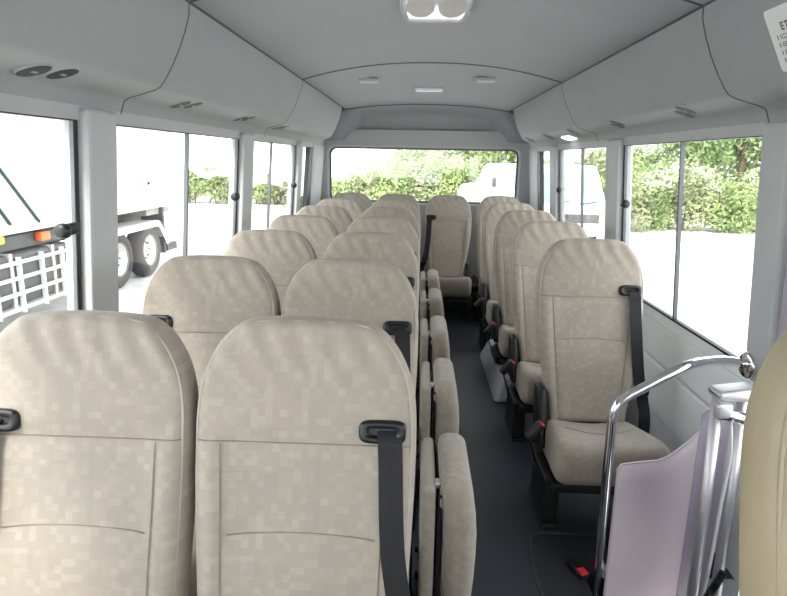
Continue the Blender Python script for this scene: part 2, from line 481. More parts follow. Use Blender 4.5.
# folded jump seats along the aisle
def make_jump():
    t = thing('jump_seat', 'folded jump seat', 'folding seat')
    def dome(x, y, z):
        return (x - .012*(z/.2) , y, z)
    MB().pad((.152, 0, .39), (.043, .19, .195), .034, n=5, m=5, fn=lambda x, y, z: (x + (.010 if x > 0 else 0)*(1-(z/.195)**2) - .012*max(0, z/.195)**2, y*(1-.12*max(0, z/.195)**3), z)).build('cushion', FABC, t, smooth=True)
    c = t.children[0]
    lp = []
    for k in range(48):
        a = 2*PI*k/48; ca, sa = math.cos(a), math.sin(a)
        lp.append((.197, math.copysign(abs(ca)**.3, ca)*.160, .39+math.copysign(abs(sa)**.3, sa)*.165))
    for xx in (.113,):
        MB().tube([(xx-(.012 if q[2] > .5 else 0), q[1]*1.05, q[2]) for q in lp], .0035, 6, closed=True).build('piping', PIPE, c, smooth=True)
    MB().pad((.066, .0, .38), (.021, .18, .185), .018, n=4, m=4, fn=lambda x, y, z: (x, y*(1-.10*max(0, z/.185)**3), z)).build('backrest', FAB, t, smooth=True)
    MB().box(.092, .106, -.16, .16, .18, .54).build('hinge_plate', STEEL, t, bevel=.003)
    for yy in (-.05, .08): MB().tube([(.035, yy, .20), (.10, yy, .20), (.15, yy, .18)], .012, 8).build('hinge_arm', STEEL, t, smooth=True)
    MB().box(.03, .13, -.14, .14, .015, .045).box(.06, .10, -.12, .12, .045, .20).build('base', STEEL, t, bevel=.004)
    MB().pad((.092, -.12, .555), (.010, .014, .010), .005, n=2, m=1).build('latch', ALU, t, smooth=True)
    return t
J0 = None
for k, y in enumerate([1.66, 2.42, 3.17, 3.92, 4.66]):
    o = J0 if J0 and k == 0 else (copy_tree(J0) if J0 else make_jump()); J0 = J0 or o
    o.location = (-.018, y, -.015)
    tag(o, 'beige jump seat folded upright along the aisle, %s from the camera' % ORD[k], 'folding seat', 'folded jump seats')

# ------------------------------------------------------------------ bus shell
def half(z):                          # inner half width of the side wall
    if z > .75: return 1.04 + (1.53-z)*.077
    return 1.10
YR = 6.25; YF = -1.8
fl = sempty('floor')
MB().box(XC-1.12, .625, YF, YR+.05, -.04, 0).box(.625, XC+1.12, 1.90, YR+.05, -.04, 0).box(.625, XC+1.12, YF, .78, -.04, 0).build('floor_deck', FLOOR, fl)
MB().box(.625, XC+1.12, .78, 1.90, -.30, -.26).box(.605, .625, .78, 1.90, -.30, -.04).box(.625, XC+1.12, 1.90, 1.92, -.30, -.04).box(.625, XC+1.12, .76, .78, -.30, -.04).build('step_well', FLOOR, fl)
# ceiling: three crowned panels with dark welts between
def cz(x, y):
    u = abs(x-XC)/.785; c = .105 if y < 3.85 else .105-.05*min(1, (y-3.85)/2.2)
    return 1.90 + c*(1-u**2.2)
def ceil_rows(y0, y1, n=8, dz=0, curve0=0, curve1=0):
    rows = []
    for i in range(n+1):
        r = []
        for j in range(25):
            u = -1+2*j/24; x = XC+.787*u
            y = y0+(y1-y0)*i/n
            r.append((x, y, cz(x, y)+dz))
        rows.append(r)
    return rows
def shellpair(rows, t, flip=False):
    m = MB().grid(rows).grid([[(x, y, z+t) for x, y, z in r] for r in rows], True); return m
cl = sempty('ceiling')
for y0, y1 in ((YF, 2.0), (2.0, 3.85), (3.85, 6.06)):
    shellpair(ceil_rows(y0, y1), .03).build('ceiling_panel', CEIL, cl, smooth=True)
for y in (2.0, 3.85):
    MB().tube([(XC+.787*(-1+2*j/24), y, cz(XC+.787*(-1+2*j/24), y)-.001) for j in range(25)], .0045, 8).build('welt', SEAMD, cl, smooth=True)
for s in (-1, 1):
    MB().tube([(XC+s*.787, y, 1.898) for y in (YF, 2, 3.85, 6.06)], .005, 6).build('edge_welt', SEAMD, cl, smooth=True)

# overhead ducts, three pieces a side
DP = [(.787, 1.905), (.790, 1.86), (.806, 1.81), (.829, 1.755), (.858, 1.70), (.880, 1.665), (.896, 1.645), (.912, 1.636), (.960, 1.622), (1.0, 1.611), (1.018, 1.600), (1.030, 1.57), (1.042, 1.525)]
ti = 0
def duct(s, y0, y1, end_round):
    global ti
    ti += 1
    rows = []; n = 14
    for i in range(n+1):
        y = y0+(y1-y0)*i/n
        k = 0
        if end_round: k = max(0, (y-(y1-.35))/.35)
        r = []
        for x, z in DP:
            f = (1-math.sqrt(max(0, 1-k*k))) if k else 0
            xx = x + (1.01-x)*f*.75 if x < .9 else x + (1.01-x)*f*.4
            r.append((XC+s*xx, y, z))
        rows.append(r)
    m = MB().grid(rows, s > 0)
    m.grid([[(x+s*.03, y, z+.012) for x, y, z in r] for r in rows], s < 0)
    return struct(m.build('trim_%d' % ti, DUCT, smooth=True))
for s in (-1, 1):
    for y0, y1, e in ((YF, 1.997, 0), (2.003, 3.847, 0), (3.853, 6.10, 1)): duct(s, y0, y1, e)
for s in (-1, 1):
    for y in (2.0, 3.85):
        ti += 1
        struct(MB().tube([(XC+s*(x+.0015), y, z-.001) for x, z in smooth_path3(DP)] if False else [(XC+s*(x+.003), y, z+.002) for x, z in DP], .0055, 6).build('trim_%d' % ti, SEAMD, smooth=True))

# window layout along each side: (y0, y1, divider, latch y)
WZ0, WZ1 = .745, 1.527
WIN = {-1: [(-1.70, -.55, None, None), (-.4, 1.745, .62, 1.72), (1.925, 3.325, 2.60, 3.30), (3.53, 4.86, 4.09, 4.83), (5.02, 5.60, None, None)],
       1: [(1.99, 3.375, 2.655, 3.35), (3.60, 4.92, 4.25, 4.90), (5.14, 5.78, None, None)]}
YS = {-1: YF, 1: 1.84}
wn = 0; wp = {-1: 'window_side', 1: 'door_side'}
def wx(s, z, off=0): return XC + s*(half(z)+off)
def slab(mb, s, y0, y1, z0, z1, o0, o1):
    """piece of the side wall between offsets o0..o1 (positive is outward), following the lean of the wall"""
    p = []
    for z in (z0, z1):
        a, b = wx(s, z, o0), wx(s, z, o1)
        p += [(a, y0, z), (b, y0, z), (b, y1, z), (a, y1, z)]
    return mb.hexa(p)
for s in (-1, 1):
    nm = 'left' if s < 0 else 'right'
    # lower wall, and sill rail
    m = MB(); slab(m, s, YS[s], YR, 0, .75, 0, .05)
    w = struct(m.build('wall_'+nm, WALLM))
    m = MB(); slab(m, s, YS[s], YR, .28, .52, -.022, .0); m.build('kick_panel', WALLM, w, bevel=.012)
    m = MB(); slab(m, s, YS[s], YR, .53, .70, -.012, .0); m.build('waist_panel', WALLM, w, bevel=.008)
    # pillars
    edges = WIN[s]
    pil = [(edges[i][1], edges[i+1][0]) for i in range(len(edges)-1)] + [(edges[-1][1], YR)]
    if s > 0: pil = [(1.84, edges[0][0])] + pil
    for a, b in pil:
        ti += 1
        m = MB(); last = b == YR
        slab(m, s, a+.004, b-.004, .73, 1.56, -.035 if not last else -.012, .05)
        struct(m.build('trim_%d' % ti, TRIM, bevel=.012 if not last else .008))
    for (y0, y1, dv, ly) in edges:
        wn += 1
        W = sempty('window_%d' % wn)
        fr = MB(); f = .013
        slab(fr, s, y0, y1, WZ0, WZ0+f*.8, -.004, .014); slab(fr, s, y0, y1, WZ1-f*.4, WZ1+.01, -.004, .014)
        slab(fr, s, y0, y0+f, WZ0, WZ1, -.004, .014); slab(fr, s, y1-f, y1, WZ0, WZ1, -.004, .014)
        fr.build('gasket', RUB, W)
        if dv is None:
            m = MB(); slab(m, s, y0+f, y1-f, WZ0+f, WZ1-f*.4, .010, .014); m.build('glass', GLASS, W)
            if y0 > 0: m = MB(); slab(m, s, y1-(.15 if s < 0 else .10), y1, WZ0, WZ1, -.008, .03); m.build('black_edge', RUB, W)
        else:
            m = MB(); slab(m, s, y0+f, dv, WZ0+f*.8, WZ1-f*.4, .009, .0125); m.build('glass', GLASS, W)
            m = MB(); slab(m, s, dv, y1-f, WZ0+f*.8, WZ1-f*.4, .002, .0055); m.build('glass', GLASS, W)
            m = MB(); slab(m, s, dv-.0075, dv+.0075, WZ0+.01, WZ1-.004, -.002, .014); m.build('divider', WIN_ALU, W)
            m = MB(); slab(m, s, y1-.020, y1-.012, WZ0+.01, WZ1-.004, -.002, .010); m.build('sash_stile', WIN_ALU, W)
            lt = MB().pad((wx(s, 1.222, -.022), ly-.055, 1.222), (.012, .032, .017), .008, n=2, m=1).build('latch', BLK, W, smooth=True)
            MB().lathe([(0, -.016), (.016, -.016), (.022, -.008), (.022, .006), (.014, .014), (0, .014)], (wx(s, 1.222, -.03), ly-.105, 1.222), 'y', 16, closed=False).build('latch_knob', BLK, lt, smooth=True)
    # header strip above the windows
    ti += 1
    m = MB(); slab(m, s, YS[s], YR, 1.525, 1.62, -.006, .06); struct(m.build('trim_%d' % ti, TRIM))

# front end around the windscreen opening, and the driver's side window
fw = sempty('wall_front')
MB().box(XC-1.12, XC+1.12, YF-.06, YF, 0, .92).build('dash_panel', TRIM, fw, bevel=.02)
MB().box(XC-1.12, XC+1.12, YF-.06, YF, 1.70, 2.10).build('header_panel', TRIM, fw, bevel=.02)
for x in (-1.09, .98): MB().box(XC+x, XC+x+.11, YF-.06, YF, .9, 1.72).build('front_pillar', TRIM, fw, bevel=.02)
# rear end: bulkhead over the window, wall with a rounded opening
rw = sempty('wall_rear')
RX0, RX1, RZ0, RZ1 = -.925, .995, 1.0, 1.548
def rrect(x0, x1, z0, z1, r, n=6):
    P = []
    for cx_, cz_, a0 in ((x1-r, z1-r, 0), (x0+r, z1-r, 90), (x0+r, z0+r, 180), (x1-r, z0+r, 270)):
        for i in range(n+1):
            a = math.radians(a0+90*i/n); P.append((cx_+r*math.cos(a), cz_+r*math.sin(a)))
    return P
hole = rrect(RX0, RX1, RZ0, RZ1, .075)
out = rrect(XC-1.12, XC+1.12, .88, 1.72, .004)
m = MB(); n = len(hole)
ring = lambda P, y: [(x, y, z) for x, z in P] + [(P[0][0], y, P[0][1])]
m.grid([ring(out, YR), ring(rrect(RX0-.02, RX1+.02, RZ0-.02, RZ1+.02, .085), YR-.0), ring(hole, YR+.02), ring(hole, YR+.07)])
m.grid([ring(out, YR+.07), ring(hole, YR+.07)], True)
m.box(XC-1.12, XC+1.12, YR, YR+.07, 0, .88)
m.build('rear_panel', TRIM, rw)
# fill corners of the outer rectangle
wn += 1
W = sempty('window_%d' % wn)
g1 = rrect(RX0-.004, RX1+.004, RZ0-.004, RZ1+.004, .078); g2 = rrect(RX0+.018, RX1-.018, RZ0+.018, RZ1-.018, .06)
m = MB().grid([ring(g1, YR+.03), ring(g2, YR+.03), ring(g2, YR+.05), ring(g1, YR+.05)]); m.build('gasket', WIN_ALU, W, smooth=False)
m = MB().add([(x, YR+.045, z) for x, z in g2], [tuple(range(n))]).add([(x, YR+.049, z) for x, z in g2], [tuple(reversed(range(n)))]); m.build('glass', GLASS, W)
# bulkhead
rows = []
for i in range(17):
    t = i/16; r = []
    for j in range(41):
        u = -1+2*j/40
        wdt = .787+(1.03-.787)*(t**.8)
        x = XC+wdt*u
        ztop = cz(XC+.787*u, 6.06); z = ztop+(1.60-ztop)*t
        y = 6.06+.20*t**1.6
        au = max(0, min(1, (.90-abs(u))/.22)); au = au*au*(3-2*au)
        at_ = max(0, min(1, t/.28)); at_ = at_*at_*(3-2*at_); ab = max(0, min(1, (1.0-t)/.25)); ab = ab*ab*(3-2*ab)
        y += .13*au*at_*ab
        r.append((x, y, z))
    rows.append(r)
rows.append([(x, y+.02, z-.03) for x, y, z in rows[-1]])
m = MB().grid(rows).grid([[(x, y+.03, z+.01) for x, y, z in r] for r in rows], True)
m.build('bulkhead', DUCT, rw, smooth=True)
MB().tube([(XC+.787*(-1+2*j/24), 6.06, cz(XC+.787*(-1+2*j/24), 6.06)-.001) for j in range(25)], .006, 8).build('welt', SEAMD, rw, smooth=True)

# roof skin so that daylight only enters through the windows
struct(MB().box(XC-1.14, XC+1.14, YF, YR+.1, 2.06, 2.10).build('trim_%d' % (ti+1), WHITE)); ti += 1
for s in (-1, 1):
    ti += 1
    m = MB().hexa([(wx(s,1.6,.03), YF, 1.56), (wx(s,1.6,.07), YF, 1.56), (wx(s,1.6,.07), YR+.1, 1.56), (wx(s,1.6,.03), YR+.1, 1.56),
                   (wx(s,1.6,.01), YF, 2.08), (wx(s,1.6,.05), YF, 2.08), (wx(s,1.6,.05), YR+.1, 2.08), (wx(s,1.6,.01), YR+.1, 2.08)])
    struct(m.build('trim_%d' % ti, WHITE))
ti += 1
struct(MB().box(XC-1.12, XC+1.12, YR+.1, YR+.14, 1.56, 2.10).build('trim_%d' % ti, WHITE))

# air outlets: pairs of slotted eyeballs under the ducts
def make_vent(s):
    t = thing('air_vent', 'air vent', 'vent')
    prof = [(.0, .004), (.026, .004), (.039, -.0025), (.0405, -.003), (.042, -.002), (.043, .004)]
    for k in (-.050, .050):
        MB().lathe([(r, h) for r, h in prof[2:]], (k*.25, k, 0), 'z', 20, closed=False).build('ring', DUCT, t, smooth=True)
        MB().lathe([(0, -.0045), (.037, -.0045), (.040, -.003), (.040, .004), (0, .004)], (k*.25, k, 0), 'z', 20, closed=False).build('nozzle', RUB, t)
        m = MB()
        m.box(k*.25-.004, k*.25+.004, k-.012, k+.012, -.0065, -.003)
        m.build('louvre', DUCT, t)
    return t
VL = {-1: [(1.50, 'first'), (2.385, 'second'), (3.165, 'third'), (4.01, 'fourth')], 1: [(2.42, 'first'), (3.224, 'second'), (4.12, 'third'), (4.91, 'fourth'), (5.70, 'fifth')]}
v0 = None
for s in (-1, 1):
    for y, od in VL[s]:
        o = copy_tree(v0) if v0 else make_vent(s); v0 = v0 or o
        o.location = (XC+s*(.958 if s < 0 else .945), y, 1.6235 if s < 0 else 1.6265); o.rotation_euler = (0, s*math.radians(17), s*math.radians(-8))
        tag(o, 'twin dark air outlet, %s from the camera on the %s overhead duct' % (od, 'truck-side' if s < 0 else 'hedge-side'), 'vent', 'air vents under the ducts')
cl2 = thing('courtesy_lamp', 'small bright white lamp strip under the hedge-side duct', 'lamp', (XC+.99, 4.42, 1.606))
cl2.rotation_euler = (0, math.radians(17), 0)
MB().box(-.03, .03, -.11, .11, -.014, .006).build('lens', LIT, cl2, bevel=.004)
MB().box(-.034, .034, -.115, .115, -.003, .010).build('bezel', TRIM, cl2, bevel=.003)

# ceiling lamp and small ceiling fittings
lz = cz(.055, 2.4)
t = thing('ceiling_lamp', 'clear white plastic dome lamp with two round hollows on the ceiling', 'lamp', (.045, 2.36, lz))
MB().pad((0, 0, -.020), (.128, .235, .026), .022, n=4, m=3, fn=lambda x, y, z: (x*(1-.10*max(0, -z)/.026), y*(1-.06*max(0, -z)/.026), z)).build('lens', LAMPW, t, smooth=True)
m = MB()
for q in (-.058, .058):
    m.add([(q+.052*math.cos(a*PI/14), -.06+(.17 if math.sin(a*PI/14) > 0 else .10)*math.sin(a*PI/14), -.0468) for a in range(28)], [tuple(range(28))])
m.build('bulb_hollow', mat('lamp_shell', (.50, .47, .44), .5, var=.05), t, smooth=True)
MB().box(-.136, .136, -.245, .245, -.006, .004).build('frame', TRIM, t, bevel=.004)
for x, y, lab, w in ((-.37, 4.36, 'slim pale ceiling fitting nearest the truck-side duct in the rear ceiling panel', .055), (.43, 4.30, 'slim pale ceiling fitting nearest the hedge-side duct in the rear ceiling panel', .055)):
    t = thing('ceiling_fitting', lab.replace('nearest', 'beside'), 'fitting', (x, y, cz(x, y)), group='slim ceiling fittings')
    MB().pad((0, 0, -.012), (w+.01, .05, .012), .008, n=2, m=1).build('cover', TRIM, t, smooth=True)
    MB().box(-w, w, -.045, -.038, -.022, -.012).build('lip', TRIM, t, bevel=.002)
t = thing('ceiling_lamp', 'small white lamp in the middle of the rear ceiling panel', 'lamp', (.055, 4.98, cz(.055, 4.98)))
MB().pad((0, 0, -.014), (.105, .075, .014), .009, n=3, m=1).build('lens', LAMPW, t, smooth=True)
MB().box(-.115, .115, -.085, .085, -.008, .003).build('frame', TRIM, t, bevel=.003)

# notice card on the hedge-side duct near the camera
a = Vector((XC+.806, 0, 1.81)); b = Vector((XC+.880, 0, 1.665)); up = (a-b).normalized()
M = Matrix(((0, up.x, -up.z, 0), (1*-1, up.y, 0, 0), (0, up.z, up.x, 0), (0, 0, 0, 1)))
nt_ = thing('notice_card', 'white notice card with grey printed lines on the overhead duct', 'notice', (0, 0, 0))
ctr = Vector((XC+.842, 1.56, 1.740))
ey = Vector((0, -1, 0)); nrm = Vector((-up.z, 0, up.x)).normalized()
if nrm.z > 0: nrm = -nrm
def cp(u, v, w): return tuple(ctr + ey*u + up*v + nrm*w)
P = rrect(-.115, .115, -.080, .080, .012, 4)
m = MB().add([cp(x, z, .0085) for x, z in P], [tuple(range(len(P)))]).add([cp(x, z, .006) for x, z in P], [tuple(reversed(range(len(P))))])
m.grid([[cp(x, z, .0085) for x, z in P+P[:1]], [cp(x, z, .006) for x, z in P+P[:1]]])
m.build('card', CARD, nt_)
m = MB()
def mark(u0, u1, v0, v1): m.add([cp(u0, v0, .0092), cp(u1, v0, .0092), cp(u1, v1, .0092), cp(u0, v1, .0092)], [(0,1,2,3)])
# heading letters E T C
def glyph(ch, u, v, h, w):
    k = h*.2
    if ch == 'E':
        mark(u, u+k, v, v+h); [mark(u, u+w, v+q, v+q+k) for q in (0, h*.4, h*.8)]
    if ch == 'T':
        mark(u+w/2-k/2, u+w/2+k/2, v, v+h); mark(u, u+w, v+h*.8, v+h)
    if ch == 'C':
        mark(u, u+k, v, v+h); mark(u, u+w, v, v+k); mark(u, u+w, v+h-k, v+h)
for i, ch in enumerate('ETC'): glyph(ch, -.062+i*.017, .022, .020, .013)
rnd = random.Random(3)
for i in range(4):
    v = .002-.0195*i; u = -.088
    mark(u, u+.004, v, v+.011); u += .012
    while u < .075:
        w = rnd.uniform(.003, .008)
        for q in range(3):
            if rnd.random() < .75: mark(u, u+w, v+q*.0042, v+q*.0042+.0026)
        if rnd.random() < .6: mark(u+w*.4, u+w*.4+.0016, v, v+.011)
        u += w+.0025
m.build('lettering', INK, nt_, fix=False)

# wheel-arch cover beside the aisle, floor hatch, loose buckle
tag(MB().hexa([(.475,3.42,.001),(1.12,3.42,.001),(1.12,4.32,.001),(.475,4.32,.001),(.535,3.50,.165),(1.12,3.50,.165),(1.12,4.26,.165),(.535,4.26,.165)]).build('wheel_arch_cover', GREYBOX, bevel=.03), 'pale grey wheel arch cover rising from the floor beneath the single seats', 'wheel arch')
hp = fillet([(.80, 2.125, .003), (.475, 2.125, .003), (.445, 1.90, .003), (.46, 1.66, .003)], .06, 5)
h = thing('floor_hatch', 'dark floor hatch with a raised rim ahead of the first single seat', 'hatch', (0,0,0))
MB().tube(hp, .006, 6).build('rim', mat('hatch_rim', (.05, .052, .056), .4, var=.1), h, smooth=True)
MB().add([(p.x, p.y, .0022) for p in hp]+[(.61, 1.66, .0022), (.61, 1.915, .0022), (.80, 1.915, .0022)], [tuple(range(len(hp)+3))]).build('plate', mat('hatch_plate', (.022, .024, .028), .5, bump=.2, bscale=80), h)
t = thing('loose_buckle', 'red buttoned belt buckle lying on the dark floor hatch', 'buckle', (.60, 1.905, .004), .3)
MB().pad((0, 0, .012), (.018, .05, .012), .006, n=2, m=1).build('housing', BLK, t, smooth=True)
MB().pad((0, -.035, .0235), (.015, .018, .004), .003, n=2, m=1).build('release_button', RED, t, smooth=True)

# ------------------------------------------------------------------ entrance rail, modesty sheet, door folding gear
hr = thing('handrail', 'bent chrome grab rail from the side wall down to the floor', 'handrail', (0,0,0))
HP = fillet([(wx(1, .775, -.036), 1.955, .78), (1.03, 1.945, .80), (.895, 1.89, .803), (.652, 1.858, .668), (.655, 1.855, .30), (.664, 1.86, -.255)], .06, 7)
MB().tube(HP, .0165, 14).build('tube', CHROME, hr, smooth=True)
MB().lathe([(0, -.006), (.040, -.006), (.046, .0), (.046, .008), (0, .008)], (wx(1, .775, -.044), 1.955, .78), 'x', 24, closed=False).build('flange', CHROME, hr, smooth=True)
MB().lathe([(0, 0), (.035, 0), (.035, .010), (.016, .016), (0, .016)], (.664, 1.86, -.259), 'z', 20, closed=False).build('foot', CHROME, hr, smooth=True)
# modesty sheet: curved lilac panel hung on the rail
def sheet(name, P_top, x0, x1, z0, y0):
    rows = []
    n = 24
    for i in range(n+1):
        t = i/n; x = x0+(x1-x0)*t
        ztop = P_top(t)
        rows.append([(x, y0 + .03*math.sin(t*PI*.9) + .02*t, z0+(ztop-z0)*j/10) for j in range(11)])
    m = MB().grid(rows).grid([[(x, y+.004, z) for x, y, z in r] for r in rows], True)
    for k in (0, -1): m.grid([[p for p in rows[k]], [(x, y+.004, z) for x, y, z in rows[k]]])
    m.grid([[r[-1] for r in rows], [(r[-1][0], r[-1][1]+.004, r[-1][2]) for r in rows]])
    return m
def ptop(t):
    # level, then sweeping up to the corner by the post
    q = max(0, min(1, (t-.42)/.58)); return .462 + .17*(q*q*(1.5-.5*q)) + (0 if t > .03 else -.02)
ms = thing('modesty_panel', 'lilac sheet panel with an upswept corner fixed to the chrome handrail', 'panel', (0,0,0))
sheet('s', ptop, .676, .985, -.25, 1.83).build('sheet', LILAC, ms, smooth=True)
MB().tube([(.676+.309*i/24, 1.832+.03*math.sin(i/24*PI*.9)+.02*i/24, ptop(i/24)) for i in range(25)], .004, 6).build('edge_bead', LILAC, ms, smooth=True)
MB().box(.668, .70, 1.838, 1.87, .03, .06).build('clip', ALU, ms)
# door folding gear: two leaning aluminium posts joined at the head
dg = thing('door_linkage', 'grey aluminium door post pair with jointed head bracket behind the lilac panel', 'door gear', (0,0,0))
def bar(p, q, w, d):
    m = MB(); p = Vector(p); q = Vector(q)
    m.hexa([p+Vector((-w,-d,0)), p+Vector((w,-d,0)), p+Vector((w,d,0)), p+Vector((-w,d,0)), q+Vector((-w,-d,0)), q+Vector((w,-d,0)), q+Vector((w,d,0)), q+Vector((-w,d,0))]); return m
MB().tube([(.853, 1.60, -.259), (.853, 1.60, .40), (.845, 1.60, .80)], .016, 14).build('post', ALU, dg, smooth=True)
MB().tube([(.945, 1.64, -.259), (.945, 1.64, .40), (.935, 1.64, .79)], .016, 14).build('post', ALU, dg, smooth=True)
MB().pad((.890, 1.615, .812), (.055, .036, .017), .012, n=3, m=2, fn=lambda x, y, z: (x, y, z + .15*x if z > 0 else z)).build('head_bracket', ALU, dg, smooth=True)
MB().tube([(.838, 1.575, .765), (.88, 1.575, .758), (.945, 1.59, .738)], .017, 12).build('link_arm', CHROME, dg, smooth=True)
MB().pad((.848, 1.572, .775), (.022, .014, .022), .008, n=2, m=1).build('joint', ALU, dg, smooth=True)
m = MB()
sheet('s', lambda t: .72, .845, .950, -.20, 1.672).build('web_plate', LILACD, dg, smooth=True)
MB().tube(fillet([(.905, 1.63, .72), (.922, 1.63, .62), (.914, 1.63, .45), (.911, 1.63, .28), (.900, 1.63, .10)], .05), .005, 6).build('cable', WHITE, dg, smooth=True)
sp = smooth_path([(.87, 1.57, .14), (.89, 1.57, .20), (.905, 1.575, .225), (.925, 1.58, .265)], 14)
cor = MB(); cor.tube(sp, [.013 if i % 2 else .009 for i in range(len(sp))], 10); cor.build('corrugated_hose', BLK, dg, smooth=False)
# door leaf folded in its opening
d = sempty('door_1')
m = MB(); x0 = wx(1, 1.1, .01)
slab(m, 1, 1.66, 1.838, .0, 1.56, .0, .04); m.build('door_frame', LILACD, d, bevel=.01)
m = MB(); slab(m, 1, 1.615, 1.66, .0, 1.56, .0, .05); m.build('door_gasket', RUB, d, bevel=.006)
m = MB(); slab(m, 1, .95, 1.615, .62, 1.52, .018, .022); m.build('glass', GLASS, d)
m = MB(); slab(m, 1, .95, 1.615, .0, .62, .005, .04); m.build('door_panel', LILACD, d, bevel=.006)
m = MB(); slab(m, 1, .86, .95, .0, 1.56, .0, .05); m.build('door_stile', LILACD, d, bevel=.01)
ti += 1
m = MB(); slab(m, 1, YF, 1.84, 1.525, 1.62, -.006, .06); struct(m.build('trim_%d' % ti, TRIM))
ti += 1
m = MB(); slab(m, 1, YF, .86, 0, 1.0, 0, .05); struct(m.build('trim_%d' % ti, WALLM))

# ------------------------------------------------------------------ outside
struct(MB().add([(-70,-15,ZG),(70,-15,ZG),(70,90,ZG),(-70,90,ZG)], [(0,1,2,3)]).build('ground', GROUND))

def make_truck():
    t = thing('dump_truck', 'white tipper truck parked outside the side windows with twin rear axles', 'truck', (0,0,0))
    X = -4.9; XB = -7.2
    b = MB().hexa([(XB,4.2,.46),(X,4.2,.46),(X,12.5,.56),(XB,12.5,.56),(XB,4.2,2.25),(X,4.2,2.25),(X,12.75,2.25),(XB,12.75,2.25)])
    body = b.build('tipper_body', WHITE, t, bevel=.03)
    for y in (5.4, 6.7, 8.0, 9.3, 10.6, 11.9):
        MB().box(X-.01, X+.07, y-.05, y+.05, .56, 2.2).build('rib', WHITE2, body)
    for y0, y1 in ((8.25, 9.1), (9.5, 10.4), (10.8, 11.7)):
        m = MB()
        m.box(X, X+.03, y0, y1, .92, .96).box(X, X+.03, y0, y0+.04, .62, .96).box(X, X+.03, y1-.04, y1, .62, .96); m.build('panel_frame', WHITE2, body)
    MB().box(X-.02, X+.05, 4.2, 12.5, .48, .60).build('lower_rail', WHITE2, body, bevel=.01)
    MB().box(-6.7, -5.5, 3.5, 12.0, .12, .46).build('chassis', DARKG, t)
    for y in (9.62, 10.75):
        for xx in (X-.14, XB+.14):
            w = MB().lathe([(.27, -.13), (.42, -.14), (.475, -.09), (.485, 0), (.475, .09), (.42, .14), (.27, .13)], (xx, y, ZG+.485), 'x', 36).build('wheel', TYRE, t, smooth=True)
            MB().lathe([(.0, .02), (.10, .05), (.12, .02), (.20, .0), (.25, .10), (.285, .135), (.285, -.12), (0, -.12)], (xx, y, ZG+.485), 'x', 30, closed=False).build('rim', RIMM, w, smooth=True)
            m = MB()
            for k in range(8): m.lathe([(0, 0), (.016, 0), (.016, .05), (0, .05)], (xx+.0, y+.155*math.cos(k*PI/4), ZG+.485+.155*math.sin(k*PI/4)), 'x', 6, closed=False)
            m.build('wheel_nut', DARKG, w)
    # flat mudguard over the tandem
    P = fillet([(0, 8.75, -.10), (0, 9.0, .24), (0, 11.15, .24), (0, 11.5, -.18)], .12, 4)
    MB().ribbon([(X-.17, p.y, p.z) for p in P], (1, 0, 0), .40, .03).build('mudguard', MUD, t)
    MB().ribbon([(X+.02, p.y, p.z-.05) for p in P], (0, 0, 1), .10, .015).build('mudguard_lip', WHITE, t)
    MB().box(X-.45, X-.03, 11.42, 11.5, -.42, .46).box(X-.5, X-.02, 11.55, 12.0, -.40, -.26).build('mud_flap', DARKG, t)
    MB().box(X-.50, X-.10, 10.9, 11.9, .34, .46).build('side_bracket', mat('bracket_buff', (.36, .35, .31), .6, var=.2), t)
    tank = MB().pad((X-.34, 7.40, -.10), (.33, .86, .33), .08, n=3, m=2).build('fuel_tank', DARKG, t, smooth=True)
    m = MB()
    for y in (6.95, 7.8): m.box(X-.69, X+.003, y-.03, y+.03, -.44, .24)
    m.build('tank_strap', RIMM, tank)
    MB().box(X-.55, X-.10, 5.9, 8.2, .25, .44).build('tool_locker', DARKG, t, bevel=.02)
    MB().pad((X-.05, 7.70, .37), (.05, .10, .06), .02, n=2, m=1).build('marker_lamp', ORANGE, t, smooth=True)
    MB().pad((X-.05, 6.83, .42), (.05, .07, .05), .02, n=2, m=1).build('marker_lamp', mat('yellow_lens', (.8, .55, .05), .3, var=.05), t, smooth=True)
    g = MB()
    for z in (.13, -.06, -.25, -.44): g.box(X+.01, X+.06, 4.0, 8.42, z-.018, z+.018)
    for y in (4.4, 4.95, 5.5, 6.05, 6.6, 7.05, 7.5, 7.95, 8.38): g.box(X-.0, X+.05, y-.018, y+.018, -.50, .19)
    g.build('side_guard', WHITE, t)
    m = MB().tube([(X+.04, 6.2, 2.2), (X+.04, 6.85, 1.3), (X+.05, 7.5, .58)], .022, 6).tube([(X+.04, 5.9, 1.9), (X+.05, 6.95, .60)], .022, 6); m.build('tie_rope', ROPE, t, smooth=True)
    # cab ahead of the body
    MB().hexa([(-7.1,1.9,-.3),(-5.0,1.9,-.3),(-5.0,3.8,-.3),(-7.1,3.8,-.3),(-7.05,2.1,2.0),(-5.05,2.1,2.0),(-5.05,3.8,2.0),(-7.05,3.8,2.0)]).build('cab', WHITE, t, bevel=.06)
    for xx in (X-.2, XB+.2):
        MB().lathe([(0, -.12), (.42, -.14), (.485, -.08), (.485, .08), (.42, .14), (0, .12)], (xx, 2.9, ZG+.485), 'x', 30, closed=False).build('wheel', TYRE, t, smooth=True)
    return t
make_truck()

def wheel_at(t, x, y, r, w, axis='x'):
    wl = MB().lathe([(r*.6, -w), (r*.92, -w), (r, -w*.6), (r, w*.6), (r*.92, w), (r*.6, w)], (x, y, ZG+r), axis, 24).build('wheel', TYRE, t, smooth=True)
    MB().lathe([(0, -w*.8), (r*.6, -w*.9), (r*.6, w*.9), (0, w*.8)], (x, y, ZG+r), axis, 20, closed=False).build('hub_cap', RIMM, wl, smooth=True)

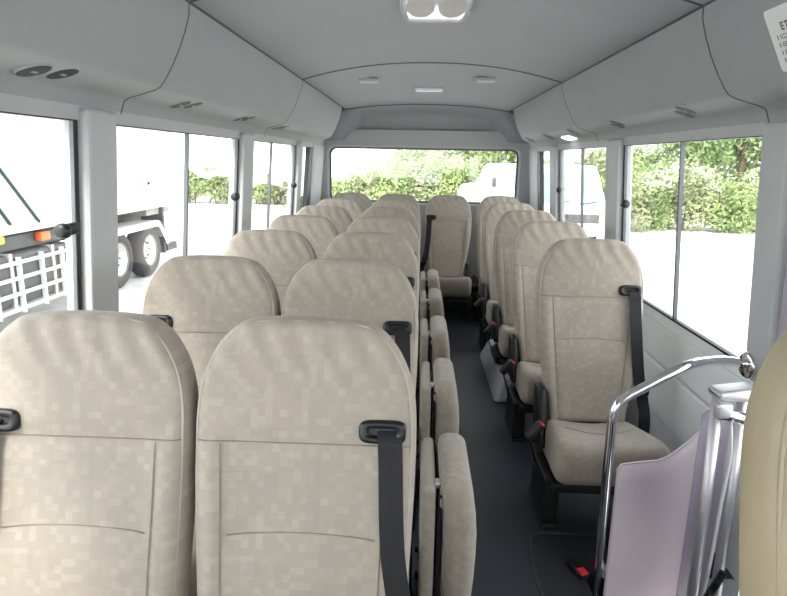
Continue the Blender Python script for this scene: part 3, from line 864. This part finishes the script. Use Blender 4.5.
# white van seen head-on through the hedge-side rear windows
def make_van():
    t = thing('parked_van', 'white van facing the bus with a broad windscreen and dark grille', 'van', (0,0,0))
    x0, x1, y0 = 3.02, 4.98, 16.0; c = (x0+x1)/2
    prof = [(.05, -.45), (.0, -.30), (.0, .12), (.25, .30), (.95, 1.20), (1.25, 1.36), (4.4, 1.38), (4.6, 1.2), (4.65, -.45)]
    rows = []
    for s, k in ((-1, .92), (-1, 1), (1, 1), (1, .92)):
        r = []
        for y, z in prof:
            taper = 1 - .10*max(0, (z-.3))/1.0
            r.append((c+s*(x1-x0)/2*taper*(k), y0+y+(0 if k == 1 else .0), z))
        rows.append(r)
    m = MB(); L_, R_ = rows[1], rows[2]; n = len(prof)
    m.add(L_+R_, [(i, i+1, n+i+1, n+i) for i in range(n-1)] + [tuple(reversed(range(n))), tuple(range(n, 2*n)), (0, n, 2*n-1, n-1)])
    m.build('body', WHITE, t, bevel=.07)
    def face(u0, u1, ya, za, yb, zb, o=.012):
        d = Vector((0, yb-ya, zb-za)); nn = Vector((0, -d.z, d.y)).normalized()*o
        A, B = Vector((0, y0+ya, za))+nn, Vector((0, y0+yb, zb))+nn
        return [(c+u0, A.y, A.z), (c+u1, A.y, A.z), (c+u1*.92, B.y, B.z), (c+u0*.92, B.y, B.z)]
    MB().add(face(-.84, .84, .30, .37, .90, 1.13), [(0,1,2,3)]).build('windscreen', CARGL, t)
    w = MB()
    for u in (-.5, .25):
        w.tube([(c+u, y0+.25, .345), (c+u+.5, y0+.33, .43)], .014, 6)
    w.build('wiper', BLK, t)
    MB().box(c-.74, c+.74, y0-.02, y0+.05, -.12, .12).build('grille', DARKG, t, bevel=.02)
    for s in (-1, 1):
        MB().pad((c+s*.78, y0+.03, .02), (.13, .05, .11), .04, n=2, m=1).build('headlamp', LAMPW, t, smooth=True)
        MB().pad((c+s*1.06, y0+.55, .62), (.06, .05, .12), .03, n=2, m=1).build('mirror', BLK, t, smooth=True)
        for y in (.9, 3.7): wheel_at(t, c+s*.80, y0+y, .31, .09)
        f = MB().add([(c+s*.968, y0+1.15, .42), (c+s*.968, y0+4.3, .42), (c+s*.915, y0+4.2, 1.05), (c+s*.915, y0+1.25, 1.05)], [(0,1,2,3)]).build('side_glass', CARGL, t)
    MB().box(c-.95, c+.95, y0-.06, y0+.08, -.46, -.22).build('bumper', WHITE2, t, bevel=.04)
    # black framed guard bars in front of the grille
    return t
make_van()
# white light truck behind, side on, seen in the rear window
def make_pickup():
    t = thing('light_truck', 'white light truck side-on outside the rear window with blue tinted cab windows', 'truck', (0,0,0))
    y0, y1 = 21.5, 23.2
    P = [(1.45,-.45),(1.45,.30),(1.60,.58),(2.15,.66),(2.42,1.28),(2.60,1.36),(3.75,1.36),(3.80,.45),(3.80,-.45)]
    n = len(P)
    MB().add([(x, y0, z) for x, z in P]+[(x, y1, z) for x, z in P], [(i, i+1, n+i+1, n+i) for i in range(n-1)]+[tuple(range(n)), tuple(reversed(range(n, 2*n))), (0, n, 2*n-1, n-1)]).build('cab', WHITE, t, bevel=.06)
    MB().add([(2.40, y0-.01, .60), (2.62, y0-.01, .60), (2.62, y0-.01, 1.22), (2.52, y0-.01, 1.22)], [(0,1,2,3)]).build('quarter_glass', CARGL, t)
    MB().add([(2.74, y0-.01, .58), (3.65, y0-.01, .58), (3.65, y0-.01, 1.24), (2.80, y0-.01, 1.24)], [(0,1,2,3)]).build('door_glass', CARGL, t)
    MB().pad((2.60, y0-.10, .72), (.07, .06, .16), .03, n=2, m=1).build('mirror', DARKG, t, smooth=True)
    MB().box(3.82, 6.4, y0, y1, .05, .5).build('cargo_bed', WHITE2, t, bevel=.02)
    for x in (2.1, 5.6):
        for y in (y0+.12, y1-.12): wheel_at(t, x, y, .33, .10, 'y')
    return t
make_pickup()

# foliage
def blob(cx_, cy_, cz_, rx, ry, rz, nleaf, size, rnd, clusters=9, lo=-.5):
    m = MB(); cs = []
    for i in range(clusters):
        a = rnd.uniform(0, 2*PI); e = rnd.uniform(lo, 1); q = rnd.uniform(.25, .72)
        cs.append((cx_+rx*q*math.cos(a)*math.sqrt(1-min(.9, abs(e))**2), cy_+ry*q*math.sin(a)*math.sqrt(1-min(.9, abs(e))**2), cz_+rz*q*e, rnd.uniform(.38, .62)))
    for i in range(nleaf):
        x, y, z, k = rnd.choice(cs)
        d = Vector((rnd.gauss(0,1), rnd.gauss(0,1), rnd.gauss(0,1))).normalized()*(rnd.random()**.35)
        p = Vector((x+d.x*rx*k, y+d.y*ry*k, max(ZG+.03, z+d.z*rz*k)))
        nn = (d+Vector((rnd.gauss(0,.6), rnd.gauss(0,.6), rnd.gauss(0,.6)+.3))).normalized(); a = nn.orthogonal().normalized(); b = nn.cross(a)
        th = rnd.uniform(0, PI); a, b = a*math.cos(th)+b*math.sin(th), b*math.cos(th)-a*math.sin(th)
        s = size*rnd.uniform(.6, 1.3)
        o = len(m.v); m.v += [tuple(p-a*s), tuple(p-b*s*.45), tuple(p+a*s), tuple(p+b*s*.45)]; m.f.append((o, o+1, o+2, o+3))
    return m
rnd = random.Random(11)
def bush(x, y, r, h, mi, label, group, n=1500, size=.10):
    t = thing('bush', label, 'bush', (0,0,0), group=group)
    blob(x, y, ZG+h*.46, r, r*.8, h*.55, n, size, rnd, 11, -1).build('foliage', LEAF[mi], t, fix=False)
    m = MB()
    for k in range(3): m.tube([(x+rnd.uniform(-.2,.2), y+rnd.uniform(-.2,.2), ZG), (x+rnd.uniform(-.5,.5)*r, y+rnd.uniform(-.4,.4)*r, ZG+h*.6)], .03, 5)
    m.build('stem', BARK, t)
def tree(x, y, r, h, mi, label, group, n=3800, size=.15):
    t = thing('tree', label, 'tree', (0,0,0), group=group)
    blob(x, y, ZG+h*.54, r, r*.85, h*.50, n, size, rnd, 20, -.8).build('foliage', LEAF[mi], t, fix=False)
    m = MB().tube([(x, y, ZG), (x+.1, y, ZG+h*.35), (x-.05, y, ZG+h*.75)], [.16, .12, .05], 8)
    for k in range(4): m.tube([(x+.05, y, ZG+h*rnd.uniform(.3,.5)), (x+rnd.uniform(-.6,.6)*r, y+rnd.uniform(-.5,.5)*r, ZG+h*rnd.uniform(.6,.85))], [.06, .02], 6)
    m.build('trunk', BARK, t, smooth=True)
# hedge-side: bushes at the yard's edge, trees above them
x = 5.6; k = 0
while x < 17:
    bush(x, 20.6+rnd.uniform(-.3,.6), 1.15, rnd.uniform(1.7, 2.7), k % 2, 'yellow-green bush at the yard edge outside the hedge-side windows', 'bushes along the yard edge', 4200, .075); x += 1.15; k += 1
x = 4.2; k = 0
while x < 20:
    tree(x, 24.6+rnd.uniform(-.8,.8), 1.9, rnd.uniform(5.0, 6.8), (0, 1, 0, 2)[k % 4], 'leafy green tree standing behind the bushes at the yard edge', 'trees beyond the yard edge', 8000, .125); x += 2.1; k += 1
# behind the bus
x = -3.6; k = 0
for (x, y, h, mi) in ((-4.6, 24.6, 1.5, 1), (-3.3, 24.0, 1.75, 0), (-2.2, 23.8, 2.15, 1), (-1.1, 23.6, 2.4, 0), (-.1, 23.8, 2.35, 1), (.9, 23.6, 2.55, 0), (1.9, 24.6, 2.7, 0), (2.9, 25.2, 2.6, 1)):
    bush(x, y, 1.15, h, mi, 'pale green wild bush seen through the rear window', 'bushes behind the bus', 3600, .08)
for x, y, h in ((1.6, 30, 4.2), (3.4, 29.0, 4.6), (-.4, 31.5, 3.4)):
    tree(x, y, 1.7, h, 0, 'light green tree rising over the bushes behind the bus', 'trees behind the bus', 5200, .12)
# truck side, far
x = -19.0; k = 0
while x < -5:
    bush(x, 28.4+rnd.uniform(-.4,.6), 1.15, rnd.uniform(1.5, 1.95), k % 2, 'low green bush far across the yard beyond the tipper truck', 'bushes across the yard', 2600, .09); x += 1.15; k += 1

# ------------------------------------------------------------------ daylight
w = bpy.data.worlds.new('overcast_sky'); bpy.context.scene.world = w; w.use_nodes = True
nt = w.node_tree; bg = nt.nodes['Background']
tc = nt.nodes.new('ShaderNodeTexCoord'); sx = nt.nodes.new('ShaderNodeSeparateXYZ'); rp = nt.nodes.new('ShaderNodeValToRGB')
nt.links.new(tc.outputs['Generated'], sx.inputs[0]); nt.links.new(sx.outputs['Z'], rp.inputs[0]); nt.links.new(rp.outputs[0], bg.inputs[0])
rp.color_ramp.elements[0].position = 0; rp.color_ramp.elements[0].color = (1.25, 1.28, 1.30, 1)
rp.color_ramp.elements[1].position = 1; rp.color_ramp.elements[1].color = (.74, .80, .88, 1)
bg.inputs[1].default_value = 1.0
sun = bpy.data.lights.new('sun', 'SUN'); sun.energy = 2.6; sun.angle = math.radians(20); sun.color = (1, .95, .86)
so = bpy.data.objects.new('sun', sun); col.objects.link(so); so.rotation_euler = (math.radians(38), math.radians(-18), 0)
# portals in the window openings only guide the sampling; they give no light
def portal(loc, rot, sx_, sy_):
    l = bpy.data.lights.new('window_portal', 'AREA'); l.shape = 'RECTANGLE'; l.size = sx_; l.size_y = sy_; l.cycles.is_portal = True
    o = bpy.data.objects.new('window_portal', l); col.objects.link(o); o.location = loc; o.rotation_euler = rot

# ------------------------------------------------------------------ camera
F, pit, yaw, roll = 600., math.radians(12.9928), math.radians(2.2402), math.radians(1.0)
fwd = Vector((-math.sin(yaw)*math.cos(pit), math.cos(yaw)*math.cos(pit), -math.sin(pit)))
r0 = Vector((math.cos(yaw), math.sin(yaw), 0)); u0 = r0.cross(fwd)
rt = r0*math.cos(roll)+u0*math.sin(roll); upv = -r0*math.sin(roll)+u0*math.cos(roll)
cam = bpy.data.cameras.new('camera'); co = bpy.data.objects.new('camera', cam); col.objects.link(co)
cam.sensor_width = 36; cam.lens = F/787*36; cam.clip_start = .05; cam.clip_end = 300
mw = Matrix((rt, upv, -fwd)).transposed().to_4x4(); mw.translation = (0, 0, 1.43); co.matrix_world = mw
sc = bpy.context.scene; sc.camera = co
sc.view_settings.view_transform = 'Standard'; sc.view_settings.look = 'None'; sc.view_settings.gamma = 1
sc.view_settings.exposure = 2.22
sc.cycles.max_bounces = 10; sc.cycles.diffuse_bounces = 6; sc.cycles.transparent_max_bounces = 16
sc.cycles.use_denoising = True; sc.cycles.sample_clamp_indirect = 8; sc.cycles.caustics_reflective = False
